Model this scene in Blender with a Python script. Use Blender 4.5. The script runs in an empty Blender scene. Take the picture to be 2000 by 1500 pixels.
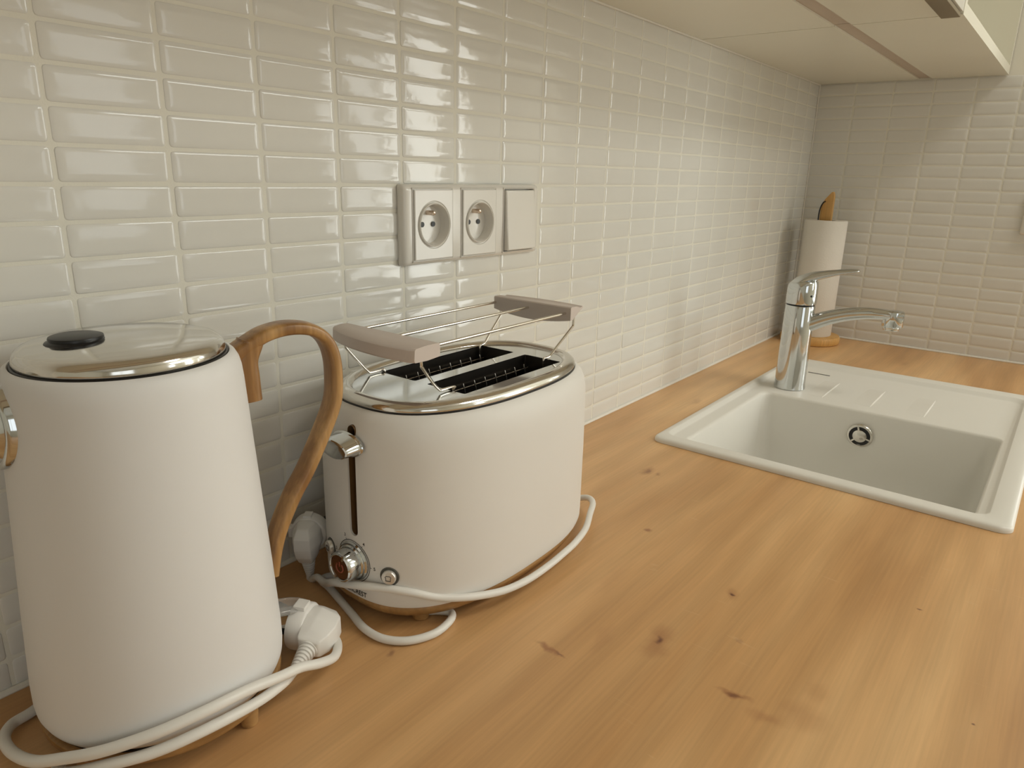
import bpy, bmesh, math, random
from mathutils import Vector, Matrix
random.seed(7)
S = bpy.context.scene
COL = S.collection
PI = math.pi

# ------------------------------------------------------------------ camera
cam_d = bpy.data.cameras.new('camera'); cam = bpy.data.objects.new('camera', cam_d); COL.objects.link(cam)
yaw, pitch, roll = 0.9104, -0.2882, 0.0241
f = Vector((math.sin(yaw)*math.cos(pitch), math.cos(yaw)*math.cos(pitch), math.sin(pitch)))
r0 = f.cross(Vector((0, 0, 1))).normalized(); u0 = r0.cross(f)
r = math.cos(roll)*r0 + math.sin(roll)*u0; u = -math.sin(roll)*r0 + math.cos(roll)*u0
cam.matrix_world = Matrix(((r.x, u.x, -f.x, -0.1978), (r.y, u.y, -f.y, -0.5385), (r.z, u.z, -f.z, 0.3639), (0, 0, 0, 1)))
cam_d.sensor_width = 36; cam_d.lens = 25.0; cam_d.clip_start = 0.02
S.camera = cam

# ------------------------------------------------------------------ world, lights, exposure
w = bpy.data.worlds.new('world'); S.world = w; w.use_nodes = True
w.node_tree.nodes['Background'].inputs[0].default_value = (0.75, 0.85, 1, 1)
w.node_tree.nodes['Background'].inputs[1].default_value = 0.6

def area(name, loc, rot, sx, sy, power, col):
    l = bpy.data.lights.new(name, 'AREA'); l.shape = 'RECTANGLE'; l.size = sx; l.size_y = sy
    l.energy = power; l.color = col
    o = bpy.data.objects.new(name, l); COL.objects.link(o); o.location = loc; o.rotation_euler = rot
    return o
# daylight through the openings, and fill through added ones: (wall, centre along wall, width, z0, z1, power)
DAY = (0.985, 1.0, 0.93)
WIN_BACK = [(-1.55, 1.5, -0.1, 1.5, 8.5), (1.35, 0.50, 0.05, 1.10, 4), (2.84, 0.44, -0.35, 1.10, 9), (3.36, 0.60, -0.55, 1.24, 27), (5.26, 0.42, -0.85, 1.30, 10)]  # first window is added, out of view, to fill the left sides
ADDED_TRANSOM = (2.55, 2.3, 1.34, 1.95, 40)  # added high window, out of view, carrying the key light
ADDED_WIN_RIGHT = [(-1.75, 2.0, 0.4, 1.9, 34)]  # added window on the unseen right wall, for side light
for i, (cx, wd, z0, z1, pw) in enumerate(WIN_BACK):
    area('daylight_and_fill', (cx, -3.03, (z0+z1)/2), (math.radians(90), 0, 0), wd, z1-z0, pw, DAY)
for cy, wd, z0, z1, pw in ADDED_WIN_RIGHT:
    area('daylight_and_fill', (5.63, cy, (z0+z1)/2), (math.radians(90), 0, math.radians(90)), wd, z1-z0, pw, DAY)
area('daylight_and_fill', (ADDED_TRANSOM[0], -3.03, (ADDED_TRANSOM[2]+ADDED_TRANSOM[3])/2), (math.radians(90), 0, 0), ADDED_TRANSOM[1], ADDED_TRANSOM[3]-ADDED_TRANSOM[2], ADDED_TRANSOM[4], DAY)
area('ceiling_fill_light', (1.1, -1.5, 1.93), (0, 0, 0), .5, .5, 13, (1.0, 0.94, 0.84))  # added frontal fill near the ceiling, no lamp belongs to it
S.view_settings.view_transform = 'Standard'; S.view_settings.look = 'None'
S.view_settings.exposure = -0.22; S.view_settings.gamma = 1; S.view_settings.use_curve_mapping = False

# ------------------------------------------------------------------ materials
def mat(name, col, rough=0.5, metal=0.0, spec=0.5, coat=0.0, trans=0.0, ior=1.45, bump=None, vary=0.0, sss=0):
    m = bpy.data.materials.new(name); m.use_nodes = True
    nt = m.node_tree; b = nt.nodes['Principled BSDF']
    b.inputs['Base Color'].default_value = (*col, 1); b.inputs['Roughness'].default_value = rough
    b.inputs['Metallic'].default_value = metal; b.inputs['Specular IOR Level'].default_value = spec
    b.inputs['Coat Weight'].default_value = coat; b.inputs['Coat Roughness'].default_value = 0.05
    b.inputs['Transmission Weight'].default_value = trans; b.inputs['IOR'].default_value = ior
    tc = nt.nodes.new('ShaderNodeTexCoord')
    if vary:
        n = nt.nodes.new('ShaderNodeTexNoise'); n.inputs['Scale'].default_value = 18; n.inputs['Detail'].default_value = 3
        nt.links.new(tc.outputs['Object'], n.inputs['Vector'])
        mr = nt.nodes.new('ShaderNodeMapRange'); mr.inputs[3].default_value = 1-vary; mr.inputs[4].default_value = 1+vary
        nt.links.new(n.outputs[0], mr.inputs[0])
        mx = nt.nodes.new('ShaderNodeVectorMath'); mx.operation = 'SCALE'; mx.inputs[0].default_value = col
        nt.links.new(mr.outputs[0], mx.inputs['Scale']); nt.links.new(mx.outputs[0], b.inputs['Base Color'])
    if bump:
        sc, st, dist = bump
        n = nt.nodes.new('ShaderNodeTexNoise'); n.inputs['Scale'].default_value = sc; n.inputs['Detail'].default_value = 2
        nt.links.new(tc.outputs['Object'], n.inputs['Vector'])
        bp = nt.nodes.new('ShaderNodeBump'); bp.inputs['Strength'].default_value = st; bp.inputs['Distance'].default_value = dist
        nt.links.new(n.outputs[0], bp.inputs['Height']); nt.links.new(bp.outputs[0], b.inputs['Normal'])
    return m

DK, RD = (.13, .045, .03), (.34, .14, .055)
KNOTS = [(.2727, -.3315, .034, .013, .1, RD, .5), (.2727, -.3320, .007, .0045, .3, DK, .85), (.5806, -.1585, .020, .010, 0, RD, .55), (.5806, -.1590, .008, .005, 0, DK, .45),
         (.5815, -.1730, .007, .004, 0, RD, .6), (.4367, -.2346, .005, .007, .2, RD, .9), (.3784, -.3514, .014, .008, .2, RD, .45), (.3784, -.3514, .0035, .0035, 0, DK, .9),
         (.3319, -.5465, .0022, .0022, 0, DK, .9), (.4662, -.4899, .0022, .004, 0, DK, .8), (.1208, -.1754, .006, .005, 0, DK, .5),
         (.2510, -.4030, .005, .019, .15, RD, .8), (.2510, -.4040, .0025, .010, .15, DK, .6), (.2440, -.4300, .010, .018, .3, RD, .35), (.2060, -.2680, .004, .022, -.05, RD, .75), (.2060, -.2800, .002, .010, -.05, DK, .5),
         (.3158, -.3828, .004, .005, 0, RD, .7), (.2615, -.4502, .022, .022, .4, RD, .28), (.2940, -.4500, .020, .012, .2, RD, .22), (.2450, -.2950, .030, .010, .1, RD, .18), (.330, -.2550, .05, .010, 0, RD, .18),
         (.9, -.08, .03, .01, 0, RD, .3), (1.45, -.3, .03, .012, 0, RD, .3), (-.3, -.3, .03, .012, 0, RD, .5), (-.6, -.2, .03, .012, 0, RD, .5), (.5, -.59, .03, .012, 0, RD, .3)]   # x, y, half length, half width, turn, colour, strength
def wood(name, c1, c2, c3, axis='x', scale=1.0, rough=0.45, knots=False, coat=0.0, tight=0.0):
    m = bpy.data.materials.new(name); m.use_nodes = True
    nt = m.node_tree; N = nt.nodes.new; L = nt.links.new; b = nt.nodes['Principled BSDF']
    tc = N('ShaderNodeTexCoord'); mp = N('ShaderNodeMapping'); L(tc.outputs['Object'], mp.inputs[0])
    st = {'x': (1, 9, 9), 'y': (9, 1, 9), 'z': (9, 9, 1)}[axis]
    mp.inputs['Scale'].default_value = [s*scale for s in st]
    wob = N('ShaderNodeTexNoise'); wob.inputs['Scale'].default_value = 2.2*scale; wob.inputs['Detail'].default_value = 2
    L(tc.outputs['Object'], wob.inputs['Vector'])
    wv = N('ShaderNodeVectorMath'); wv.operation = 'MULTIPLY_ADD'; wv.inputs[1].default_value = (.5, .5, .5)
    L(wob.outputs['Color'], wv.inputs[0]); L(mp.outputs[0], wv.inputs[2])
    n1 = N('ShaderNodeTexNoise'); n1.inputs['Scale'].default_value = 1.1; n1.inputs['Detail'].default_value = 5; n1.inputs['Roughness'].default_value = .55
    L(wv.outputs[0], n1.inputs['Vector'])
    # fine fibres
    mp2 = N('ShaderNodeMapping'); L(tc.outputs['Object'], mp2.inputs[0])
    st2 = {'x': (7, 240, 240), 'y': (240, 7, 240), 'z': (240, 240, 7)}[axis]
    mp2.inputs['Scale'].default_value = st2
    n2 = N('ShaderNodeTexNoise'); n2.inputs['Scale'].default_value = 1.6; n2.inputs['Detail'].default_value = 3
    L(mp2.outputs[0], n2.inputs['Vector'])
    # growth rings
    wvt = N('ShaderNodeTexWave'); wvt.wave_type = 'BANDS'; wvt.bands_direction = 'Y' if axis == 'x' else 'X'
    wvt.inputs['Scale'].default_value = 1.3; wvt.inputs['Distortion'].default_value = 7; wvt.inputs['Detail'].default_value = 2
    wvt.inputs['Detail Scale'].default_value = .6
    L(wv.outputs[0], wvt.inputs['Vector'])
    cr = N('ShaderNodeValToRGB'); e = cr.color_ramp.elements
    e[0].position = .30+tight; e[0].color = (*c1, 1); e[1].position = .70-tight; e[1].color = (*c3, 1)
    k = cr.color_ramp.elements.new(.5); k.color = (*c2, 1)
    L(n1.outputs[0], cr.inputs[0])
    m1 = N('ShaderNodeMapRange'); m1.inputs[3].default_value = .935 if knots else .90; m1.inputs[4].default_value = 1.045 if knots else 1.08; L(n2.outputs[0], m1.inputs[0])
    m1.inputs[1].default_value = .3; m1.inputs[2].default_value = .7
    m2 = N('ShaderNodeMapRange'); m2.inputs[3].default_value = .95; m2.inputs[4].default_value = 1.03; L(wvt.outputs['Fac'], m2.inputs[0])
    mm = N('ShaderNodeMath'); mm.operation = 'MULTIPLY'; L(m1.outputs[0], mm.inputs[0]); L(m2.outputs[0], mm.inputs[1])
    sc = N('ShaderNodeVectorMath'); sc.operation = 'SCALE'; L(cr.outputs[0], sc.inputs[0]); L(mm.outputs[0], sc.inputs['Scale'])
    out = sc.outputs[0]
    if knots:
        # broad soft bands running with the grain
        mb = N('ShaderNodeMapping'); L(tc.outputs['Object'], mb.inputs[0]); mb.inputs['Scale'].default_value = (2.2, 11, 1); mb.inputs['Location'].default_value = (.7, .2, 0)
        nb = N('ShaderNodeTexNoise'); nb.inputs['Scale'].default_value = 1; nb.inputs['Detail'].default_value = 2.5; nb.inputs['Distortion'].default_value = .5; L(mb.outputs[0], nb.inputs['Vector'])
        rb = N('ShaderNodeValToRGB'); rb.color_ramp.elements[0].position = .34; rb.color_ramp.elements[0].color = (.88, .83, .78, 1); rb.color_ramp.elements[1].position = .66; rb.color_ramp.elements[1].color = (1.10, 1.13, 1.16, 1)
        L(nb.outputs[0], rb.inputs[0]); mv = N('ShaderNodeVectorMath'); mv.operation = 'MULTIPLY'; L(out, mv.inputs[0]); L(rb.outputs[0], mv.inputs[1]); out = mv.outputs[0]
        nk = N('ShaderNodeTexNoise'); nk.inputs['Scale'].default_value = 55; nk.inputs['Detail'].default_value = 3; L(tc.outputs['Object'], nk.inputs['Vector'])
        nv = N('ShaderNodeVectorMath'); nv.operation = 'MULTIPLY_ADD'; nv.inputs[1].default_value = (.016, .016, 0); L(nk.outputs['Color'], nv.inputs[0]); L(tc.outputs['Object'], nv.inputs[2])
        for kx, ky, rx, ry, rot, colk, fac in KNOTS:
            pc = N('ShaderNodeMapping'); pc.vector_type = 'TEXTURE'; pc.inputs['Location'].default_value = (kx+.008, ky+.008, 0); pc.inputs['Rotation'].default_value = (0, 0, rot); pc.inputs['Scale'].default_value = (rx, ry, 1)
            L(nv.outputs[0], pc.inputs[0])
            sp3 = N('ShaderNodeSeparateXYZ'); L(pc.outputs[0], sp3.inputs[0]); cb = N('ShaderNodeCombineXYZ'); L(sp3.outputs[0], cb.inputs[0]); L(sp3.outputs[1], cb.inputs[1])
            ln = N('ShaderNodeVectorMath'); ln.operation = 'LENGTH'; L(cb.outputs[0], ln.inputs[0])
            mk = N('ShaderNodeMapRange'); mk.interpolation_type = 'SMOOTHSTEP'; mk.inputs[1].default_value = .1; mk.inputs[2].default_value = 1.0; mk.inputs[3].default_value = fac; mk.inputs[4].default_value = 0; L(ln.outputs['Value'], mk.inputs[0])
            mx = N('ShaderNodeMix'); mx.data_type = 'RGBA'; L(mk.outputs[0], mx.inputs[0]); L(out, mx.inputs[6]); mx.inputs[7].default_value = (*colk, 1); out = mx.outputs[2]
        # short pale ray flecks across the grain
        mp4 = N('ShaderNodeMapping'); L(tc.outputs['Object'], mp4.inputs[0]); mp4.inputs['Scale'].default_value = (160, 26, 1)
        mp4.inputs['Rotation'].default_value = (0, 0, .5)
        n4 = N('ShaderNodeTexNoise'); n4.inputs['Scale'].default_value = 1; n4.inputs['Distortion'].default_value = .8; L(mp4.outputs[0], n4.inputs['Vector'])
        msk = N('ShaderNodeTexNoise'); msk.inputs['Scale'].default_value = 7; L(tc.outputs['Object'], msk.inputs['Vector'])
        a1 = N('ShaderNodeMapRange'); a1.inputs[1].default_value = .66; a1.inputs[2].default_value = .72; a1.inputs[4].default_value = .35; L(n4.outputs[0], a1.inputs[0])
        a2 = N('ShaderNodeMapRange'); a2.inputs[1].default_value = .56; a2.inputs[2].default_value = .66; L(msk.outputs[0], a2.inputs[0])
        a3 = N('ShaderNodeMath'); a3.operation = 'MULTIPLY'; L(a1.outputs[0], a3.inputs[0]); L(a2.outputs[0], a3.inputs[1])
        mx = N('ShaderNodeMix'); mx.data_type = 'RGBA'; L(a3.outputs[0], mx.inputs[0]); L(out, mx.inputs[6]); mx.inputs[7].default_value = (.74, .50, .26, 1)
        out = mx.outputs[2]
    L(out, b.inputs['Base Color'])
    bp = N('ShaderNodeBump'); bp.inputs['Strength'].default_value = .12; bp.inputs['Distance'].default_value = .0004
    L(n2.outputs[0], bp.inputs['Height']); L(bp.outputs[0], b.inputs['Normal'])
    b.inputs['Roughness'].default_value = rough; b.inputs['Coat Weight'].default_value = coat; b.inputs['Coat Roughness'].default_value = .2
    return m

M = {}
M['tile'] = mat('glazed_tile', (.80, .785, .735), .075, spec=.5, bump=(45, .10, .0018), vary=.02)
M['grout'] = mat('grout', (.85, .825, .73), .8, bump=(900, .3, .0004))
M['plaster'] = mat('cream_plaster', (.86, .83, .74), .8, bump=(200, .1, .001))
M['ceiling'] = mat('ceiling_paint', (.88, .87, .83), .9, bump=(200, .1, .001))
M['floor'] = wood('floor_wood', (.38, .30, .20), (.44, .35, .24), (.50, .40, .28), 'x', .7, .4)
M['oak'] = wood('oak_laminate', (.52, .285, .112), (.655, .380, .165), (.76, .475, .225), 'x', .8, .36, knots=True)
M['beech'] = wood('handle_wood', (.27, .130, .042), (.40, .215, .075), (.52, .30, .115), 'z', 5, .36, coat=.2, tight=.11)
M['basewood'] = wood('base_wood', (.30, .155, .050), (.40, .220, .080), (.48, .275, .105), 'x', 6, .4)
M['pine'] = wood('pine', (.62, .33, .09), (.70, .40, .13), (.76, .46, .17), 'z', 5, .45)
M['white'] = mat('matte_white_lacquer', (.80, .775, .73), .42, spec=.35, bump=(1200, .04, .0002))
M['kwhite'] = mat('matte_white_kettle_enamel', (.79, .78, .765), .45, spec=.35, bump=(1200, .04, .0002))
M['cord'] = mat('white_cord', (.83, .81, .76), .35, vary=.02)
M['plug'] = mat('white_plug', (.84, .82, .78), .38, vary=.02)
M['chrome'] = mat('chrome', (.64, .66, .665), .085, metal=1, bump=(30, .02, .001))
M['steel'] = mat('polished_steel', (.68, .66, .62), .12, metal=1, bump=(60, .05, .0006))
M['wire'] = mat('chrome_wire', (.74, .70, .64), .15, metal=1, vary=.05)
M['black'] = mat('black_plastic', (.012, .012, .013), .35, vary=.1)
M['dark'] = mat('slot_shade', (.012, .009, .007), .5, vary=.1)
M['brownrim'] = mat('brown_slot_edge', (.16, .085, .03), .35, vary=.1)
M['darkmetal'] = mat('toaster_chamber_metal', (.20, .18, .16), .28, metal=1, bump=(90, .3, .001))
M['guard'] = mat('toaster_guide_metal', (.35, .33, .30), .25, metal=1, vary=.1)
M['grip'] = mat('rack_grip_plastic', (.62, .54, .49), .45, vary=.02)
M['clear'] = mat('clear_plastic', (.95, .93, .9), .08, trans=.85, ior=1.4, vary=.01)
M['sink'] = mat('white_composite', (.83, .81, .75), .33, bump=(1500, .05, .0002), vary=.01)
M['socket'] = mat('gloss_white_plastic', (.82, .79, .73), .2, coat=.15, vary=.01)
M['cab'] = mat('cream_cabinet', (.87, .84, .72), .26, vary=.01)
M['cabdoor'] = mat('cabinet_door_white', (.83, .80, .72), .25, vary=.01)
M['strip'] = mat('light_strip_diffuser', (.56, .45, .36), .35, vary=.03)
M['profile'] = mat('bronze_handle_profile', (.22, .17, .10), .45, metal=.4, vary=.05)
M['paper'] = mat('paper', (.84, .80, .73), .95, bump=(260, .5, .0008), vary=.01)
M['card'] = mat('cardboard', (.30, .24, .17), .9, vary=.05)
M['ink'] = mat('printed_black', (.02, .018, .016), .5, vary=.05)
M['greyring'] = mat('dark_grey_plastic', (.10, .10, .085), .4, vary=.05)
M['redmark'] = mat('red_brown_mark', (.30, .075, .035), .4, vary=.05)
M['knobface'] = mat('brushed_dark_face', (.28, .17, .11), .25, metal=1, bump=(300, .2, .0003))
M['silverbtn'] = mat('silver_button', (.72, .70, .66), .3, metal=.6, vary=.03)
M['caulk'] = mat('white_caulk', (.84, .81, .74), .45, vary=.02)
M['brass'] = mat('copper_contact', (.72, .60, .50), .25, metal=1, vary=.05)

# ------------------------------------------------------------------ helpers
def new_obj(name, me, parent=None):
    o = bpy.data.objects.new(name, me); COL.objects.link(o)
    if parent: o.parent = parent
    return o
def mesh(name, V, F, m, parent=None, smooth=True, angle=40):
    me = bpy.data.meshes.new(name); me.from_pydata([tuple(v) for v in V], [], F)
    bm = bmesh.new(); bm.from_mesh(me); bmesh.ops.remove_doubles(bm, verts=bm.verts, dist=1e-7)
    bmesh.ops.recalc_face_normals(bm, faces=bm.faces)
    bm.to_mesh(me); bm.free()
    for mm in (m if isinstance(m, (list, tuple)) else [m]): me.materials.append(mm)
    if smooth:
        me.polygons.foreach_set('use_smooth', [True]*len(me.polygons)); me.set_sharp_from_angle(angle=math.radians(angle))
    return new_obj(name, me, parent)
class B:
    """collects lofts, tubes and boxes into one mesh"""
    def __init__(s): s.V = []; s.F = []
    def add(s, V, F):
        k = len(s.V); s.V += [Vector(v) for v in V]; s.F += [[i+k for i in q] for q in F]; return s
    def loft(s, rings, cap0=True, cap1=True):
        n = len(rings[0]); V = [v for rg in rings for v in rg]; F = []
        for j in range(len(rings)-1):
            for i in range(n):
                F.append([j*n+i, j*n+(i+1) % n, (j+1)*n+(i+1) % n, (j+1)*n+i])
        if cap0: F.append(list(range(n))[::-1])
        if cap1: F.append([(len(rings)-1)*n+i for i in range(n)])
        return s.add(V, F)
    def lathe(s, prof, n=64, c=(0, 0, 0), ax=None):
        """prof: list of (r, h). ax: axis direction (default z)"""
        z = Vector(ax or (0, 0, 1)).normalized(); x = z.orthogonal().normalized(); y = z.cross(x); c = Vector(c)
        if ax is None: x, y = Vector((1, 0, 0)), Vector((0, 1, 0))
        rings = [[c + z*h + (x*math.cos(2*PI*i/n) + y*math.sin(2*PI*i/n))*max(rr, 1e-6) for i in range(n)] for rr, h in prof]
        return s.loft(rings)
    def tube(s, pts, rad, seg=12, sub=8, flat=None, caps=True):
        P = smoothpath(pts, sub) if sub > 1 else [Vector(p) for p in pts]
        n = len(P); rings = []; up = None
        for i, p in enumerate(P):
            t = (P[min(i+1, n-1)] - P[max(i-1, 0)]).normalized()
            if up is None: up = t.orthogonal().normalized()
            up = (up - t*up.dot(t)).normalized(); b = t.cross(up)
            rr = rad(i/(n-1)) if callable(rad) else rad
            rings.append([p + (up*math.cos(2*PI*k/seg) + b*math.sin(2*PI*k/seg))*rr for k in range(seg)])
        return s.loft(rings)
    def box(s, lo, hi, bev=0.0, seg=2):
        bm = bmesh.new(); bmesh.ops.create_cube(bm, size=1)
        for v in bm.verts: v.co = Vector([(lo[k]+hi[k])/2 + v.co[k]*(hi[k]-lo[k]) for k in range(3)])
        if bev: bmesh.ops.bevel(bm, geom=list(bm.edges), offset=bev, segments=seg, affect='EDGES', profile=.5)
        bm.verts.index_update(); s.add([v.co.copy() for v in bm.verts], [[v.index for v in q.verts] for q in bm.faces]); bm.free(); return s
    def build(s, name, m, parent=None, **k): return mesh(name, s.V, s.F, m, parent, **k)
def smoothpath(pts, sub=8):
    P = [Vector(p) for p in pts]; P = [P[0]*2-P[1]] + P + [P[-1]*2-P[-2]]; out = []
    for i in range(1, len(P)-2):
        for k in range(sub):
            t = k/sub; a, b, c, d = P[i-1], P[i], P[i+1], P[i+2]
            out.append(.5*((2*b) + (c-a)*t + (2*a-5*b+4*c-d)*t*t + (3*b-a-3*c+d)*t**3))
    out.append(P[-2]); return out
def root(name, label, cat, loc, rz=0, group=None):
    o = bpy.data.objects.new(name, None); COL.objects.link(o); o.location = loc; o.rotation_euler = (0, 0, rz); o.empty_display_size = .05
    return tag(o, label, cat, group)
def tag(o, label, cat, group=None):
    o['label'] = label; o['category'] = cat
    if group: o['group'] = group
    return o
def struct(o): o['kind'] = 'structure'; return o
def boolean(base, cutters, op='DIFFERENCE'):
    for c in cutters:
        md = base.modifiers.new('b', 'BOOLEAN'); md.operation = op; md.object = c; md.solver = 'EXACT'
    dg = bpy.context.evaluated_depsgraph_get(); me = bpy.data.meshes.new_from_object(base.evaluated_get(dg))
    base.modifiers.clear(); old = base.data; base.data = me; me.name = old.name
    for c in cutters: bpy.data.objects.remove(c, do_unlink=True)
    return base
def shade(o, angle=35):
    me = o.data; me.polygons.foreach_set('use_smooth', [True]*len(me.polygons)); me.set_sharp_from_angle(angle=math.radians(angle)); return o
def rrect(x0, x1, y0, y1, rad, n=7):
    out = []
    for cx, cy, a0 in ((x1-rad, y1-rad, 0), (x0+rad, y1-rad, 90), (x0+rad, y0+rad, 180), (x1-rad, y0+rad, 270)):
        for k in range(n+1):
            a = math.radians(a0+90*k/n); out.append((cx+rad*math.cos(a), cy+rad*math.sin(a)))
    return out
def sell(A, Bq, n, z, N=144):
    out = []
    for k in range(N):
        t = 2*PI*k/N; c, s_ = math.cos(t), math.sin(t)
        out.append(Vector((A*math.copysign(abs(c)**(2/n), c), Bq*math.copysign(abs(s_)**(2/n), s_), z)))
    return out
def text_mesh(body, size, align='CENTER'):
    cu = bpy.data.curves.new('t', 'FONT'); cu.body = body; cu.size = size; cu.align_x = align; cu.align_y = 'CENTER'; cu.extrude = 0; cu.offset = size*.015
    o = bpy.data.objects.new('t', cu); COL.objects.link(o); dg = bpy.context.evaluated_depsgraph_get(); dg.update()
    me = bpy.data.meshes.new_from_object(o.evaluated_get(dg)); bpy.data.objects.remove(o, do_unlink=True)
    V = [v.co.copy() for v in me.vertices]; F = [list(p.vertices) for p in me.polygons]; bpy.data.meshes.remove(me); return V, F

# ------------------------------------------------------------------ room shell
PX, PZ = 0.0776, 0.025
XL, ZC, TOP = 1.6222, 0.575, 2.0
TG = 0.0026
def tile_grid(V, F, MI, u_edges, v_edges, put, skip=None):
    """pillow-edged tiles; put(u, v, d) -> world point, d = distance in front of the glaze plane"""
    prof = [(0.0, -0.0008), (0.0001, -0.0005), (0.0007, -0.00025), (0.0018, 0.0), (0.0034, 0.00022), (0.0058, 0.00030)]
    for a in range(len(u_edges)-1):
        for b in range(len(v_edges)-1):
            u_0, u_1, v_0, v_1 = u_edges[a]+TG/2, u_edges[a+1]-TG/2, v_edges[b]+TG/2, v_edges[b+1]-TG/2
            if u_1-u_0 < .004 or (skip and skip(u_0, u_1, v_0, v_1)): continue
            tu, tv = random.gauss(0, .0032), random.gauss(0, .0038); dd = random.gauss(0, .00007)
            cu_, cv_ = (u_0+u_1)/2, (v_0+v_1)/2; k = len(V); n = None
            for ins, d in prof:
                ins = min(ins, (u_1-u_0)*.45); R = rrect(u_0+ins, u_1-ins, v_0+ins, v_1-ins, max(.0012, .0022-ins*.2), 2); n = len(R)
                for uu, vv in R: V.append(put(uu, vv, d + dd + (uu-cu_)*tu + (vv-cv_)*tv))
            for j in range(len(prof)-1):
                for i in range(n): F.append([k+j*n+i, k+j*n+(i+1) % n, k+(j+1)*n+(i+1) % n, k+(j+1)*n+i]); MI.append(1)
            F.append([k+(len(prof)-1)*n+i for i in range(n)]); MI.append(1)
def join_tiles(o, V, F, MI):
    me = o.data; bm = bmesh.new(); bm.from_mesh(me)
    for q in bm.faces: q.material_index = 2 if o.get('_p') else 0
    off = [bm.verts.new(v) for v in V]
    for q, mi in zip(F, MI):
        try: fc = bm.faces.new([off[i] for i in q]); fc.material_index = mi; fc.smooth = True
        except ValueError: pass
    bm.to_mesh(me); bm.free()
g = .0005
# back wall: plaster body with a grouted tile field on it
wb = B().box((-3.0, g+.0002, -.9), (5.6, .14, TOP)).build('wall_back', [M['plaster'], M['tile'], M['grout']], smooth=False)
gr = B().box((-3.0, g, -.04), (XL, .05, ZC+.03)).build('tmp', M['grout'], smooth=False)
cut = B().box((.312, -.02, .280), (.515, .034, .342)).build('tmp2', M['grout'], smooth=False)
cut2 = B().box((.312, -.02, .280), (.515, .034, .342)).build('tmp3', M['grout'], smooth=False)
boolean(wb, [cut]); boolean(gr, [cut2])
V, F, MI = [], [], []
ue = [i*PX for i in range(-9, 21)] + [XL-.0005]
ve = [k*PZ for k in range(0, 24)]
tile_grid(V, F, MI, ue, ve, lambda a, b, d: (a, -d, b), skip=lambda a, b, c, d: a > .303 and b < .53 and c > .272 and d < .35)
# (tiles wholly hidden behind the socket frame are left out; those that straddle its recess too)
def clip_skip(a, b, c, d): return a < .516 and b > .311 and c < .343 and d > .279
V, F, MI = [], [], []
tile_grid(V, F, MI, ue, ve, lambda a, b, d: (a, -d, b), skip=clip_skip)
me = wb.data; bm = bmesh.new(); bm.from_mesh(me)
for q in bm.faces: q.material_index = 0
bm2 = bmesh.new(); bm2.from_mesh(gr.data)
mp_ = {v: bm.verts.new(v.co) for v in bm2.verts}
for q in bm2.faces: bm.faces.new([mp_[v] for v in q.verts]).material_index = 2
bm2.free(); bpy.data.objects.remove(gr, do_unlink=True)
off = [bm.verts.new(v) for v in V]
for q, mi in zip(F, MI): fc = bm.faces.new([off[i] for i in q]); fc.material_index = mi; fc.smooth = True
bm.to_mesh(me); bm.free(); struct(wb)
# end wall (short return wall at the far end of the worktop)
YE = -.72
V, F, MI = [], [], []
k0 = B().box((XL+g+.0002, YE, -.9), (XL+.12, g, TOP)); k1 = B().box((XL+g, YE, -.04), (XL+.05, g, ZC))
tile_grid(V, F, MI, [.0005]+[.002+i*PX for i in range(1, 10)]+[.72], ve, lambda a, b, d: (XL-d, -a, b), skip=lambda a, b, c, d: c > .27 and d < .345 and a > .44 and b < .62)
allV = k0.V + k1.V + [Vector(v) for v in V]; n0, n1 = len(k0.V), len(k1.V)
allF = k0.F + [[i+n0 for i in q] for q in k1.F] + [[i+n0+n1 for i in q] for q in F]
we = bpy.data.meshes.new('wall_right'); we.from_pydata([tuple(v) for v in allV], [], allF)
for mm in (M['plaster'], M['grout'], M['tile']): we.materials.append(mm)
for i, p in enumerate(we.polygons):
    p.material_index = 0 if i < len(k0.F) else (1 if i < len(k0.F)+len(k1.F) else 2); p.use_smooth = p.material_index == 2
bmw = bmesh.new(); bmw.from_mesh(we); bmesh.ops.recalc_face_normals(bmw, faces=bmw.faces); bmw.to_mesh(we); bmw.free()
struct(new_obj('wall_right', we))
bmw = bmesh.new(); bmw.from_mesh(wb.data); bmesh.ops.recalc_face_normals(bmw, faces=bmw.faces); bmw.to_mesh(wb.data); bmw.free()
struct(B().box((-3.0, -3.2, -1.0), (5.8, .14, -.9)).build('floor', M['floor'], smooth=False))
struct(B().box((-3.0, -3.2, TOP), (5.8, .14, TOP+.1)).build('ceiling', M['ceiling'], smooth=False))
struct(B().box((-3.1, -3.2, -.9), (-3.0, .14, TOP)).build('wall_left', M['plaster'], smooth=False))
def wall_holes(name, horiz, a0, a1, c0, c1, holes):
    b = B(); xs = a0
    def bx(p, q, z0, z1):
        if horiz: b.box((p, c0, z0), (q, c1, z1))
        else: b.box((c0, p, z0), (c1, q, z1))
    zs = sorted({-.9, TOP} | {q for h_ in holes for q in h_[2:4]})
    for za, zb in zip(zs, zs[1:]):
        xs = a0
        for h0, h1, z0, z1 in sorted(holes):
            if z0 <= za and z1 >= zb: bx(xs, h0, za, zb); xs = h1
        bx(xs, a1, za, zb)
    return struct(b.build(name, M['plaster'], smooth=False))
wall_holes('wall_front', True, -3.0, 5.6, -3.1, -3.0, [(cx-wd/2, cx+wd/2, z0, z1) for cx, wd, z0, z1, _ in WIN_BACK+[ADDED_TRANSOM]])
wall_holes('wall_far_right', False, -3.0, .0, 5.6, 5.7, [(cy-wd/2, cy+wd/2, z0, z1) for cy, wd, z0, z1, _ in ADDED_WIN_RIGHT])
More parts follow.
